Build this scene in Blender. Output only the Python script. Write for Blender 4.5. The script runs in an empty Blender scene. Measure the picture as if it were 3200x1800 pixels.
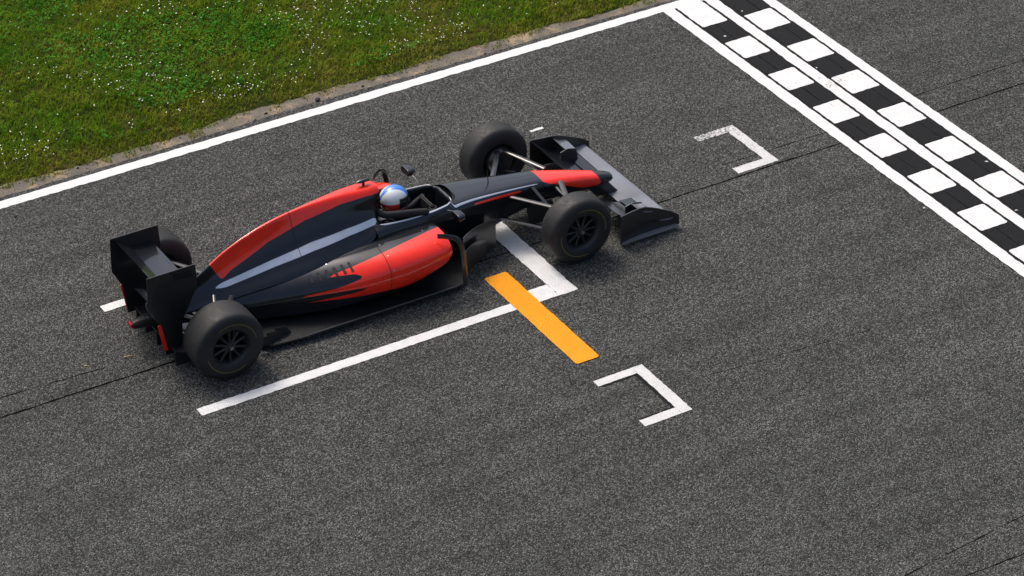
import bpy, math, random
import numpy as np
from mathutils import Vector, Matrix

random.seed(7); rng = np.random.default_rng(7)
SC = bpy.context.scene
COL = SC.collection

# ------------------------------------------------------------------ camera, sky, sun, exposure
S = 0.785                      # metres per layout unit
OX, OY = 14.1, 27.6            # layout origin
FOCAL, YAW, PITCH, ROLL = 9828.09, 0.529241, 0.578126, -0.0124454   # focal in px of a 3200 px wide frame
def ux(v): return (v - OX) * S
def uy(v): return (v - OY) * S
fwd = Vector((math.sin(YAW)*math.cos(PITCH), math.cos(YAW)*math.cos(PITCH), -math.sin(PITCH)))
rgt = Vector((math.cos(YAW), -math.sin(YAW), 0)); upv = rgt.cross(fwd)
r2 = math.cos(ROLL)*rgt + math.sin(ROLL)*upv; u2 = -math.sin(ROLL)*rgt + math.cos(ROLL)*upv
CAM = Vector((-OX*S, -OY*S, 20*S))
cd = bpy.data.cameras.new('camera'); cam = bpy.data.objects.new('camera', cd); COL.objects.link(cam)
cd.sensor_width = 36; cd.lens = FOCAL/3200*36; cd.clip_start = 0.5; cd.clip_end = 2000
m = Matrix((r2, u2, -fwd)).transposed().to_4x4(); m.translation = CAM
cam.matrix_world = m
SC.camera = cam
def gp(U, V, z=0.0):
    """photo pixel -> point on the horizontal plane z"""
    d = fwd*FOCAL + (U-1600)*r2 - (V-900)*u2
    t = (z-CAM.z)/d.z
    p = CAM + d*t
    return p.x, p.y

SUN_EL, SUN_AZ = math.radians(60), math.radians(350)     # compass azimuth, 0 = +Y, clockwise
w = bpy.data.worlds.new('World'); SC.world = w; w.use_nodes = True
nt = w.node_tree; bg = nt.nodes['Background']
sky = nt.nodes.new('ShaderNodeTexSky'); sky.sky_type = 'NISHITA'; sky.sun_disc = False
sky.sun_elevation = SUN_EL; sky.sun_rotation = SUN_AZ; sky.dust_density = 6; sky.air_density = 1.0; sky.ozone_density = 1.0
nt.links.new(sky.outputs[0], bg.inputs[0]); bg.inputs[1].default_value = 0.15
sl = bpy.data.lights.new('sun', 'SUN'); sun = bpy.data.objects.new('sun', sl); COL.objects.link(sun)
sl.energy = 1.4; sl.angle = math.radians(16); sl.color = (1.0, 0.96, 0.9)
sdir = Vector((math.sin(SUN_AZ)*math.cos(SUN_EL), math.cos(SUN_AZ)*math.cos(SUN_EL), math.sin(SUN_EL)))
sun.rotation_euler = sdir.to_track_quat('Z', 'Y').to_euler(); sun.location = sdir*40
vs = SC.view_settings; vs.view_transform = 'Standard'; vs.look = 'None'; vs.gamma = 1; vs.use_curve_mapping = False
vs.exposure = 0.30

# ------------------------------------------------------------------ helpers
def tag(o, label=None, cat=None, group=None, kind=None):
    if label: o['label'] = label
    if cat: o['category'] = cat
    if group: o['group'] = group
    if kind: o['kind'] = kind
    return o
def empty(name, loc=(0,0,0), rz=0, parent=None):
    o = bpy.data.objects.new(name, None); COL.objects.link(o); o.location = loc; o.rotation_euler.z = rz
    o.empty_display_size = .2
    if parent: o.parent = parent
    return o
def mesh_obj(name, verts, faces, mat, parent=None, smooth=False, attr=None):
    me = bpy.data.meshes.new(name); me.from_pydata([tuple(v) for v in verts], [], [tuple(f) for f in faces]); me.update()
    if attr is not None:
        a = me.attributes.new('paint', 'FLOAT', 'POINT'); a.data.foreach_set('value', np.asarray(attr, dtype=np.float32))
    if smooth: me.polygons.foreach_set('use_smooth', [True]*len(me.polygons))
    if mat: me.materials.append(mat)
    o = bpy.data.objects.new(name, me); COL.objects.link(o)
    if parent: o.parent = parent
    return o
def auto_smooth(o, ang=40):
    o.data.polygons.foreach_set('use_smooth', [True]*len(o.data.polygons))
    o.data.set_sharp_from_angle(angle=math.radians(ang))
    return o
def recalc(o):
    import bmesh
    bm = bmesh.new(); bm.from_mesh(o.data); bmesh.ops.recalc_face_normals(bm, faces=bm.faces); bm.to_mesh(o.data); bm.free(); return o

class B:                      # mesh collector
    def __init__(s): s.v = []; s.f = []
    def add(s, v, f):
        n = len(s.v); s.v += [tuple(p) for p in v]; s.f += [tuple(i+n for i in q) for q in f]; return s
    def box(s, c, d, rot=None):
        v = [Vector((sx*d[0]/2, sy*d[1]/2, sz*d[2]/2)) for sz in (-1,1) for sy in (-1,1) for sx in (-1,1)]
        if rot is not None: v = [rot @ p for p in v]
        v = [p + Vector(c) for p in v]
        return s.add(v, [(0,2,3,1),(4,5,7,6),(0,1,5,4),(2,6,7,3),(0,4,6,2),(1,3,7,5)])
    def tube(s, pts, rad, n=8, flat=1.0, fdir=(0,0,1), cap=True):
        """swept tube through pts; flat squashes the section along fdir"""
        pts = [Vector(p) for p in pts]; rad = rad if isinstance(rad, (list, tuple)) else [rad]*len(pts)
        rings = []
        for i, p in enumerate(pts):
            t = (pts[min(i+1, len(pts)-1)] - pts[max(i-1, 0)]).normalized()
            a = Vector(fdir); a = (a - t*a.dot(t))
            if a.length < 1e-4: a = Vector((1,0,0)) - t*t.x
            a.normalize(); b = t.cross(a)
            rings.append([p + (a*math.sin(k*2*math.pi/n)*flat + b*math.cos(k*2*math.pi/n))*rad[i] for k in range(n)])
        v = [q for r in rings for q in r]; f = []
        for i in range(len(pts)-1):
            for k in range(n):
                f.append((i*n+k, i*n+(k+1) % n, (i+1)*n+(k+1) % n, (i+1)*n+k))
        if cap: f += [tuple(range(n))[::-1], tuple(range((len(pts)-1)*n, len(pts)*n))]
        return s.add(v, f)
    def lathe_y(s, prof, c=(0,0,0), n=48, closed=False):
        """profile (r, y) round the Y axis"""
        v = []; f = []; k = len(prof)
        for i in range(n):
            a = 2*math.pi*i/n
            for r, y in prof: v.append((c[0]+r*math.cos(a), c[1]+y, c[2]+r*math.sin(a)))
        for i in range(n):
            j = (i+1) % n
            for q in range(k if closed else k-1):
                q2 = (q+1) % k
                f.append((i*k+q, i*k+q2, j*k+q2, j*k+q))
        return s.add(v, f)
    def prism_y(s, poly, y0, y1):
        n = len(poly)
        v = [(x, y0, z) for x, z in poly] + [(x, y1, z) for x, z in poly]
        return s.add(v, [tuple(range(n)), tuple(range(2*n-1, n-1, -1))] + [(i, i+n, (i+1) % n+n, (i+1) % n) for i in range(n)])
    def prism_z(s, poly, z0, z1):
        n = len(poly)
        v = [(x, y, z0) for x, y in poly] + [(x, y, z1) for x, y in poly]
        return s.add(v, [tuple(range(n))[::-1], tuple(range(n, 2*n))] + [(i, (i+1) % n, (i+1) % n+n, i+n) for i in range(n)])
    def build(s, name, mat, parent=None, smooth=None, bevel=0, fix=True):
        o = mesh_obj(name, s.v, s.f, mat, parent)
        if fix: recalc(o)
        if bevel:
            import bmesh
            bm = bmesh.new(); bm.from_mesh(o.data)
            ed = [e for e in bm.edges if e.is_manifold and e.calc_face_angle(0) > math.radians(40)]
            bmesh.ops.bevel(bm, geom=ed, offset=bevel, segments=2, affect='EDGES', clamp_overlap=True)
            bm.to_mesh(o.data); bm.free()
        if smooth: auto_smooth(o, smooth)
        return o

def cr(P, sub):
    """Catmull-Rom along axis 0 of an array"""
    P = np.asarray(P, float); n = len(P); out = []
    for i in range(n-1):
        p0, p1, p2, p3 = P[max(i-1,0)], P[i], P[i+1], P[min(i+2,n-1)]
        for k in range(sub):
            t = k/sub
            out.append(.5*((2*p1)+(-p0+p2)*t+(2*p0-5*p1+4*p2-p3)*t*t+(-p0+3*p1-3*p2+p3)*t**3))
    out.append(P[-1]); return np.array(out)
def in_poly(px, py, poly):
    """signed distance, positive inside"""
    d = np.full(px.shape, 1e9); inside = np.zeros(px.shape, bool); n = len(poly)
    for i in range(n):
        (x0,y0),(x1,y1) = poly[i], poly[(i+1) % n]
        ex, ey = x1-x0, y1-y0; wx, wy = px-x0, py-y0
        t = np.clip((wx*ex+wy*ey)/(ex*ex+ey*ey+1e-12), 0, 1)
        d = np.minimum(d, (wx-ex*t)**2+(wy-ey*t)**2)
        c = ((y0 <= py) & (py < y1)) | ((y1 <= py) & (py < y0))
        with np.errstate(divide='ignore', invalid='ignore'):
            xx = x0+(py-y0)*ex/(ey if abs(ey) > 1e-12 else 1e-12)
        inside ^= c & (px < xx)
    return np.where(inside, 1, -1)*np.sqrt(d)
def loft(name, stations, mat, parent, subx=6, subs=4, mirror=True, side=1, paint=None, cap=(True, True), stripe=None):
    """stations: (x, [(y,z)...]) half profiles. mirror joins both halves, otherwise one side"""
    xs = np.array([s[0] for s in stations], float); P = np.array([s[1] for s in stations], float)
    Q = np.concatenate([np.repeat(xs[:,None,None], P.shape[1], 1), P], 2)     # station, pt, (x,y,z)
    Q = cr(Q, subx); Q = cr(Q.transpose(1,0,2), subs).transpose(1,0,2)
    ns, npt = Q.shape[:2]
    sidx = np.linspace(0, P.shape[1]-1, npt)
    Sg = np.repeat(sidx[None], ns, 0)
    if mirror:
        M = Q[:, ::-1].copy(); M[...,1] *= -1
        Q = np.concatenate([Q, M], 1); Sg = np.concatenate([Sg, Sg[:, ::-1]], 1)
    elif side < 0: Q[...,1] *= -1
    ns, k = Q.shape[:2]; v = Q.reshape(-1,3); f = []
    for i in range(ns-1):
        for j in range(k-1): f.append((i*k+j, i*k+j+1, (i+1)*k+j+1, (i+1)*k+j))
        if mirror: f.append((i*k+k-1, i*k, (i+1)*k, (i+1)*k+k-1))
    if cap[0]: f.append(tuple(range(k)))
    if cap[1]: f.append(tuple(range((ns-1)*k, ns*k))[::-1])
    at = None
    if paint: at = paint(v[:,0], v[:,1], v[:,2], Sg.reshape(-1))
    o = mesh_obj(name, v, f, mat, parent, attr=at)
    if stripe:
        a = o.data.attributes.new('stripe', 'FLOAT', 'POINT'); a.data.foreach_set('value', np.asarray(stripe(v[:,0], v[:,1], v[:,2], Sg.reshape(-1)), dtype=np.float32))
    import bmesh
    bm = bmesh.new(); bm.from_mesh(o.data); bmesh.ops.remove_doubles(bm, verts=bm.verts, dist=2e-4)
    bmesh.ops.recalc_face_normals(bm, faces=bm.faces); bm.to_mesh(o.data); bm.free()
    return auto_smooth(o, 50)
def sup(wd, zb, zt, n=3.0, k=9):
    """half superellipse profile bottom centre to top centre"""
    zc = (zb+zt)/2; h = (zt-zb)/2; out = []
    for i in range(k):
        a = -math.pi/2+math.pi*i/(k-1); c, s_ = math.cos(a), math.sin(a)
        out.append((wd*abs(c)**(2/n), zc+h*math.copysign(abs(s_)**(2/n), s_)))
    out[0] = (0, zb); out[-1] = (0, zt); return out

# ------------------------------------------------------------------ materials
def mat(name):
    m_ = bpy.data.materials.new(name); m_.use_nodes = True; t = m_.node_tree
    return m_, t, t.nodes['Principled BSDF']
def N(t, kind, **kw):
    n = t.nodes.new(kind)
    for k, v in kw.items(): setattr(n, k, v)
    return n
def ramp(t, stops, interp='LINEAR'):
    n = t.nodes.new('ShaderNodeValToRGB'); n.color_ramp.interpolation = interp
    e = n.color_ramp.elements
    while len(e) > 1: e.remove(e[-1])
    for i, (p, c) in enumerate(stops):
        q = e[0] if i == 0 else e.new(p)
        q.position = p; q.color = (*c, 1) if len(c) == 3 else c
    return n
def coord(t, scale=(1,1,1), src='Object'):
    tc = N(t, 'ShaderNodeTexCoord'); mp = N(t, 'ShaderNodeMapping'); mp.inputs['Scale'].default_value = scale
    t.links.new(tc.outputs[src], mp.inputs[0]); return mp.outputs[0]
def noise(t, vec, scale, detail=3, rough=.55):
    n = N(t, 'ShaderNodeTexNoise'); n.inputs['Scale'].default_value = scale; n.inputs['Detail'].default_value = detail
    n.inputs['Roughness'].default_value = rough; t.links.new(vec, n.inputs['Vector']); return n.outputs[0]
def mixc(t, fac, a, b, mode='MIX'):
    n = N(t, 'ShaderNodeMix', data_type='RGBA', blend_type=mode)
    for sock, val in ((n.inputs[0], fac), (n.inputs[6], a), (n.inputs[7], b)):
        if isinstance(val, (int, float)): sock.default_value = val
        elif isinstance(val, tuple): sock.default_value = (*val, 1)
        else: t.links.new(val, sock)
    return n.outputs[2]
def math_(t, op, a, b=None, clamp=False):
    n = N(t, 'ShaderNodeMath', operation=op, use_clamp=clamp)
    for i, v in enumerate((a, b)):
        if v is None: continue
        if isinstance(v, (int, float)): n.inputs[i].default_value = v
        else: t.links.new(v, n.inputs[i])
    return n.outputs[0]
def bump(t, p, h, strength, dist):
    b = N(t, 'ShaderNodeBump'); b.inputs['Strength'].default_value = strength; b.inputs['Distance'].default_value = dist
    t.links.new(h, b.inputs['Height']); t.links.new(b.outputs[0], p.inputs['Normal'])

def asphalt_colour(t, vec):
    """speckled aggregate: returns colour socket and height socket"""
    v1 = N(t, 'ShaderNodeTexVoronoi', feature='F1'); v1.inputs['Scale'].default_value = 92; t.links.new(vec, v1.inputs['Vector'])
    sep = N(t, 'ShaderNodeSeparateColor'); t.links.new(v1.outputs['Color'], sep.inputs[0])
    fine = noise(t, vec, 135, 2, .6)
    g = math_(t, 'ADD', math_(t, 'MULTIPLY', sep.outputs[0], .62), math_(t, 'MULTIPLY', fine, .62))
    rp = ramp(t, [(.12,(.0085,.0088,.0085)), (.38,(.0270,.0278,.0266)), (.60,(.053,.0546,.0518)), (.80,(.112,.114,.108)), (.97,(.24,.243,.23))])
    t.links.new(g, rp.inputs[0])
    bl = noise(t, vec, 1.7, 5, .62); big = noise(t, vec, .35, 2, .5)
    br = ramp(t, [(.28,(.76,.76,.765)), (.72,(1.18,1.175,1.16))]); t.links.new(math_(t, 'ADD', math_(t,'MULTIPLY',bl,.6), math_(t,'MULTIPLY',big,.4)), br.inputs[0])
    c = mixc(t, 1.0, rp.outputs[0], br.outputs[0], 'MULTIPLY')
    tint = ramp(t, [(0,(1.05,1.0,.93)), (.5,(1,1,1)), (1,(.97,1.0,1.02))]); t.links.new(sep.outputs[1], tint.inputs[0])
    c = mixc(t, .8, c, tint.outputs[0], 'MULTIPLY')
    return c, math_(t, 'SUBTRACT', fine, math_(t, 'MULTIPLY', v1.outputs['Distance'], 25))

def make_asphalt():
    m_, t, p = mat('asphalt'); vec = coord(t)
    c, h = asphalt_colour(t, vec)
    # faint tyre-worn streaks along the track
    st = noise(t, coord(t, (.12, 5, 1)), 1.0, 4, .6)
    sr = ramp(t, [(.35,(.82,.82,.82)), (.6,(1.05,1.05,1.05))]); t.links.new(st, sr.inputs[0])
    c = mixc(t, 1.0, c, sr.outputs[0], 'MULTIPLY')
    # a few rusty stains
    ru = noise(t, coord(t, (.5, 2, 1)), 2.3, 3, .5); rr = ramp(t, [(.74,(0,0,0)), (.82,(1,1,1))]); t.links.new(ru, rr.inputs[0])
    c = mixc(t, math_(t, 'MULTIPLY', rr.outputs[0], .35), c, (.09,.06,.035))
    t.links.new(c, p.inputs['Base Color']); p.inputs['Roughness'].default_value = .88; p.inputs['Specular IOR Level'].default_value = .2
    bump(t, p, h, .55, .006); return m_
def make_paint(name, base, wear=.63, worn_grad=None, dirt=.12, spec=.3):
    """thick road paint, chipped where the wear noise passes the threshold"""
    m_, t, p = mat(name); vec = coord(t)
    c, h = asphalt_colour(t, vec)
    ch = noise(t, coord(t, (.7, 2.0, 1)), 48, 3, .6); patch = noise(t, vec, 2.2, 3, .6)
    k = math_(t, 'ADD', math_(t, 'MULTIPLY', ch, .72), math_(t, 'MULTIPLY', patch, .38))
    if worn_grad:           # worn more towards one corner: (x, y, radius, amount)
        for (wx, wy, rad, amt) in worn_grad:
            d = N(t, 'ShaderNodeVectorMath', operation='DISTANCE'); t.links.new(coord(t), d.inputs[0]); d.inputs[1].default_value = (wx, wy, 0)
            mr = N(t, 'ShaderNodeMapRange'); mr.inputs[1].default_value = 0; mr.inputs[2].default_value = rad
            mr.inputs[3].default_value = amt; mr.inputs[4].default_value = 0; t.links.new(d.outputs['Value'], mr.inputs[0])
            k = math_(t, 'ADD', k, mr.outputs[0])
    rp = ramp(t, [(wear,(0,0,0)), (wear+.025,(1,1,1))]); t.links.new(k, rp.inputs[0])
    dn = noise(t, vec, 9, 5, .65); dr = ramp(t, [(.3,(1,1,1)), (.75,(1-dirt,1-dirt,1-dirt*1.05))]); t.links.new(dn, dr.inputs[0])
    pc = mixc(t, 1.0, base, dr.outputs[0], 'MULTIPLY')
    t.links.new(mixc(t, rp.outputs[0], pc, c), p.inputs['Base Color'])
    p.inputs['Roughness'].default_value = .6; p.inputs['Specular IOR Level'].default_value = spec
    bump(t, p, math_(t, 'MULTIPLY', h, .25), .35, .004); return m_
def plain(name, col, rough=.5, metal=0, coat=0, spec=.5, coat_rough=.05, grain=0.0):
    m_, t, p = mat(name); p.inputs['Base Color'].default_value = (*col, 1); p.inputs['Roughness'].default_value = rough
    p.inputs['Metallic'].default_value = metal; p.inputs['Coat Weight'].default_value = coat; p.inputs['Coat Roughness'].default_value = coat_rough
    p.inputs['Specular IOR Level'].default_value = spec
    if grain:
        n = noise(t, coord(t), 30, 4, .6); r_ = ramp(t, [(.3, tuple(c*(1-grain) for c in col)), (.7, tuple(min(1, c*(1+grain)) for c in col))])
        t.links.new(n, r_.inputs[0]); t.links.new(r_.outputs[0], p.inputs['Base Color'])
        rr = ramp(t, [(.3,(rough*.8,)*3), (.7,(min(1,rough*1.2),)*3)]); t.links.new(n, rr.inputs[0]); t.links.new(rr.outputs[0], p.inputs['Roughness'])
    return m_
BODY = (.016,.0185,.024); RED = (.86,.022,.006)
def livery(name, base=BODY, accent=RED):
    m_, t, p = mat(name)
    a = N(t, 'ShaderNodeAttribute', attribute_name='paint')
    mr = N(t, 'ShaderNodeMapRange'); mr.inputs[1].default_value = -.002; mr.inputs[2].default_value = .002; t.links.new(a.outputs['Fac'], mr.inputs[0])
    n = noise(t, coord(t), 6, 4, .6); dr = ramp(t, [(.3,(.9,.9,.9)), (.7,(1.1,1.1,1.1))]); t.links.new(n, dr.inputs[0])
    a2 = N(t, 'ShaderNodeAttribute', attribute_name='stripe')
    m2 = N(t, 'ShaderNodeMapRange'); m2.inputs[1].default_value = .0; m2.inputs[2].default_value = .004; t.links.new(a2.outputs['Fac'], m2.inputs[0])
    c = mixc(t, m2.outputs[0], mixc(t, mr.outputs[0], base, accent), (.62,.63,.66))  # pale stripe: sky sheen painted into the bodywork colour
    t.links.new(mixc(t, 1.0, c, dr.outputs[0], 'MULTIPLY'), p.inputs['Base Color'])
    t.links.new(math_(t, 'MULTIPLY', math_(t, 'SUBTRACT', 1.0, mr.outputs[0]), .65), p.inputs['Metallic'])
    p.inputs['Roughness'].default_value = .30; p.inputs['Coat Weight'].default_value = .7; p.inputs['Coat Roughness'].default_value = .03; p.inputs['Coat IOR'].default_value = 1.45; p.inputs['Specular IOR Level'].default_value = .3
    return m_
MA = make_asphalt()
WHITE = (.70,.70,.685)
M_WHITE = make_paint('white_paint', WHITE, wear=.755, worn_grad=[(ux(21.3), uy(28.75), 1.6, .095)])
M_EDGE = make_paint('edge_paint', WHITE, wear=.77)
M_BLACK = make_paint('black_paint', (.0060,.0066,.0076), wear=.86, dirt=.3, spec=.12)
M_YEL = make_paint('orange_paint', (.80,.30,.010), wear=.82, dirt=.10, spec=.15)
M_SEAM = plain('bitumen_seam', (.006,.006,.006), .95, spec=.0, grain=.3)
M_CARB = plain('carbon', (.010,.0105,.0115), .38, coat=.6, coat_rough=.12, grain=.15)
M_LIV = livery('graphite_and_red_paint')
M_SILV = plain('silver_grey_paint', (.13,.135,.15), .35, coat=1, coat_rough=.08, grain=.08)
M_TYRE = plain('tyre_rubber', (.016,.016,.0155), .62, spec=.4, grain=.25)
M_RIM = plain('dark_magnesium', (.035,.036,.038), .4, metal=.6)
M_METAL = plain('bare_metal', (.35,.35,.36), .35, metal=1)
M_DARK = plain('cockpit_black', (.006,.006,.007), .7)
M_RED = plain('red_paint', RED, .35, coat=1)
M_YRING = plain('yellow_tyre_print', (.16,.125,.02), .7)
M_BELT = plain('grey_webbing', (.20,.20,.21), .9, grain=.2)
M_LENS = plain('red_lens', (.35,.005,.004), .2, coat=1)

# ------------------------------------------------------------------ setting
def ragged_rect(x0, x1, y0, y1, z, amp=.004, step=.035, free=(1,1,1,1), round_=0.0, seed=0):
    """rectangle sheet with uneven edges; free = (y0 side, x1 side, y1 side, x0 side)"""
    rg = random.Random(seed); pts = []
    cs = [(x0,y0),(x1,y0),(x1,y1),(x0,y1)]
    nrm = [(0,-1),(1,0),(0,1),(-1,0)]
    for e in range(4):
        (ax,ay),(bx,by) = cs[e], cs[(e+1) % 4]; L = math.hypot(bx-ax, by-ay); n = max(1, min(400, int(L/step)))
        lo = 0
        for i in range(n):
            t = i/n; x, y = ax+(bx-ax)*t, ay+(by-ay)*t
            d = rg.uniform(-amp, amp) if free[e] and i > 0 else 0
            if rg.random() < .06 and free[e] and i > 0: d *= 2.2
            if round_ and i == 0:
                (px,py) = cs[e-1]; q = math.hypot(px-ax, py-ay)
                pts.append((ax+(px-ax)/q*round_, ay+(py-ay)/q*round_)); pts.append((ax+(bx-ax)/L*round_, ay+(by-ay)/L*round_)); continue
            pts.append((x+nrm[e][0]*d, y+nrm[e][1]*d))
    return [(x, y, z) for x, y in pts], [tuple(range(len(pts)))]
_sd = [0]
def sheet(name, x0, x1, y0, y1, z, mt, parent=None, **kw):
    _sd[0] += 1
    v, f = ragged_rect(x0, x1, y0, y1, z, seed=_sd[0], **kw)
    return mesh_obj(name, v, f, mt, parent)

EA, EB = uy(31.386), uy(31.218)           # edge line, far and near side
# ground sheet to the horizon
def make_grass_ground():
    m_, t, p = mat('grass_soil'); vec = coord(t)
    a = noise(t, vec, 1.1, 5, .6); b = noise(t, vec, 40, 4, .7)
    r1 = ramp(t, [(.3,(.018,.034,.004)), (.5,(.034,.040,.007)), (.7,(.075,.055,.020))]); t.links.new(a, r1.inputs[0])
    r3 = ramp(t, [(.3,(.5,.5,.5)), (.7,(1.4,1.4,1.3))]); t.links.new(b, r3.inputs[0])
    t.links.new(mixc(t, 1.0, r1.outputs[0], r3.outputs[0], 'MULTIPLY'), p.inputs['Base Color']); p.inputs['Roughness'].default_value = 1
    p.inputs['Specular IOR Level'].default_value = .1
    bump(t, p, b, .8, .03); return m_
M_SOIL = make_grass_ground()
g = mesh_obj('ground', [(-700,-700,-.06),(700,-700,-.06),(700,700,-.06),(-700,700,-.06)], [(0,1,2,3)], M_SOIL); tag(g, kind='structure')
# track slab: its grass side edge is ragged where the camera sees it
rg = random.Random(5)
def track_edge(x): return EA + .07 + .025*math.sin(x*.55+1) + .015*math.sin(x*1.7)
xs = [-300] + [-10+.05*i for i in range(361)] + [300]
v = [(x, -12, 0) for x in xs] + [(x, track_edge(max(-12,min(10,x)))+rg.uniform(-.010,.010), 0) for x in xs]
n = len(xs); f = [(i, i+1, n+i+1, n+i) for i in range(n-1)]
v2 = [(x, y, -.055) for x, y, z in v]; k = len(v)
f += [(n+i, n+i+1, n+i+1+k, n+i+k) for i in range(n-1)]
track = mesh_obj('track', v+v2, f, MA); tag(track, kind='structure')
# dusty verge strip between asphalt and grass
def make_dust():
    m_, t, p = mat('dust'); vec = coord(t)
    a = noise(t, vec, 3.2, 5, .65); b = noise(t, vec, 60, 3, .7)
    r1 = ramp(t, [(.32,(.100,.092,.078)), (.52,(.155,.132,.100)), (.66,(.34,.25,.15))]); t.links.new(a, r1.inputs[0])
    r3 = ramp(t, [(.35,(.72,.72,.72)), (.65,(1.18,1.18,1.18))]); t.links.new(b, r3.inputs[0])
    t.links.new(mixc(t, 1.0, r1.outputs[0], r3.outputs[0], 'MULTIPLY'), p.inputs['Base Color']); p.inputs['Roughness'].default_value = 1
    bump(t, p, b, .6, .015); return m_
M_DUST = make_dust()
def grass_edge(x): return EA + .215 + .03*math.sin(x*.8+.6) + .03*math.sin(x*2.3) + .02*math.sin(x*5.1)
xs = [-300] + [-14+.06*i for i in range(401)] + [300]
rows = 8; v = []; f = []
for x in xs:
    for j in range(rows):
        tt = j/(rows-1); y0 = track_edge(max(-12,min(10,x)))-.05
        y1 = grass_edge(x)+.12
        v.append((x, y0+(y1-y0)*tt, -.012 - .012*max(0, tt-.6) + rg.uniform(-.003,.003)))
for i in range(len(xs)-1):
    for j in range(rows-1): f.append((i*rows+j, (i+1)*rows+j, (i+1)*rows+j+1, i*rows+j+1))
dust = mesh_obj('verge', v, f, M_DUST, smooth=True); tag(dust, kind='structure')
b = B(); rq = random.Random(17)
for i in range(260):
    x_ = rq.uniform(-10, 4); y_ = track_edge(x_)+rq.uniform(.0, 1)**1.5*(grass_edge(x_)+.05-track_edge(x_)); r_ = rq.uniform(.003,.010)*(2 if rq.random() < .06 else 1)
    vv = [(x_+r_*1.3*math.cos(a)*rq.uniform(.7,1.2), y_+r_*math.sin(a)*rq.uniform(.7,1.2), -.012) for a in (0,1.26,2.5,3.8,5.0)]
    b.add(vv+[(x_, y_, -.012+r_*.9)], [(k_, (k_+1) % 5, 5) for k_ in range(5)])
M_CRUMB = plain('dark_crumbs', (.03,.026,.021), .95, spec=.1)
tag(b.build('crumbs', M_CRUMB, dust), kind='stuff')
# uneven soil under the grass
def soil_z(x, y):
    return .035 + .014*np.sin(x*.9+y*.4) + .012*np.sin(y*1.3-x*.35+1) + .006*np.sin(x*3.1+2*y)
gx = np.arange(-20, 16.01, .2); gy = np.concatenate([[0], np.arange(.08, .6, .12), np.arange(.7, 16, .25)])
v = []; f = []
for i, x in enumerate(gx):
    for j, yy in enumerate(gy):
        y = grass_edge(x)+.03+yy
        v.append((x, y, soil_z(x, y)*min(1, yy/.9) - .012*max(0, 1-yy/.3) - (.006 if j == 0 else 0)))
J = len(gy)
for i in range(len(gx)-1):
    for j in range(J-1): f.append((i*J+j, (i+1)*J+j, (i+1)*J+j+1, i*J+j+1))
soil = mesh_obj('grass_bank', v, f, M_SOIL, smooth=True); tag(soil, kind='structure')

# asphalt joints: narrow poured-bitumen strips, parts of the track
def seam(pts, wd, seed, brk=0.0):
    rg = random.Random(seed); v = []; f = []; L = []
    for (ax,ay),(bx,by) in zip(pts[:-1], pts[1:]):
        n = max(2, int(math.hypot(bx-ax, by-ay)/.06))
        L += [(ax+(bx-ax)*i/n, ay+(by-ay)*i/n) for i in range(n)]
    L.append(pts[-1]); off = 0
    for x, y in L:
        off = off*.9+rg.uniform(-.003,.003); ww = wd*rg.uniform(.4, 1.1)*(0.15 if rg.random() < brk else 1)
        v += [(x, y+off-ww/2, .0015), (x, y+off+ww/2, .0015)]
    for i in range(len(L)-1): f.append((2*i, 2*i+2, 2*i+3, 2*i+1))
    return mesh_obj('asphalt_seam', v, f, M_SEAM, track)
SY = uy(27.152)
seam([(-9, SY), (-2.0, SY)], .027, 1); seam([(-2.0, SY), (ux(20.66), SY)], .022, 31)
seam([(ux(22.15), SY), (12, SY-.02)], .020, 2)
a0, a1 = gp(22,1238), gp(330,1148); seam([(a0[0]-2, a0[1]), a0, a1], .015, 3, .1)
a0, a1 = gp(2800,318), gp(3200,187); seam([a0, a1, (a1[0]+4, a1[1])], .013, 4, .1)
a0, a1 = gp(2255,516), gp(2380,478); seam([a0, a1, gp(2600,407)], .011, 5, .1)
a0, a1 = gp(2300,562), gp(2500,490); 
a0, a1 = gp(2840,1793), gp(3200,1610); seam([(a0[0]-1.5, a0[1]-.02), a0, a1, (a1[0]+3, a1[1])], .012, 6, .15)
a0, a1 = gp(3018,1800), gp(3200,1730); seam([(a0[0]-1.5, a0[1]), a0, a1, (a1[0]+3, a1[1])], .016, 7, .1)
a0, a1 = gp(2190,1180), gp(2720,1030); seam([a0, a1], .008, 8, .2)

# ------------------------------------------------------------------ road markings
Z1, Z2, Z3 = .004, .008, .012
edge = tag(sheet('edge_line', -40, 40, EB, EA, Z1, M_EDGE, amp=.006, step=.05), 'long white edge line painted between the asphalt and the grass', 'painted line')
# ragged step of the long line only pays off near the camera
v = []; 
rg = random.Random(11)
xs = [-40] + [-10+.045*i for i in range(400)] + [40]
lo = [(x, EB+rg.uniform(-.006,.006)*(2 if rg.random() < .1 else 1)) for x in xs]; hi = [(x, EA+rg.uniform(-.004,.004)) for x in xs]
n = len(xs); me = bpy.data.meshes.new('edge_line')
me.from_pydata([(x,y,Z1) for x,y in lo+hi], [], [(i,i+1,n+i+1,n+i) for i in range(n-1)]); me.materials.append(M_EDGE)
old = edge.data; edge.data = me; bpy.data.meshes.remove(old)

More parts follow.
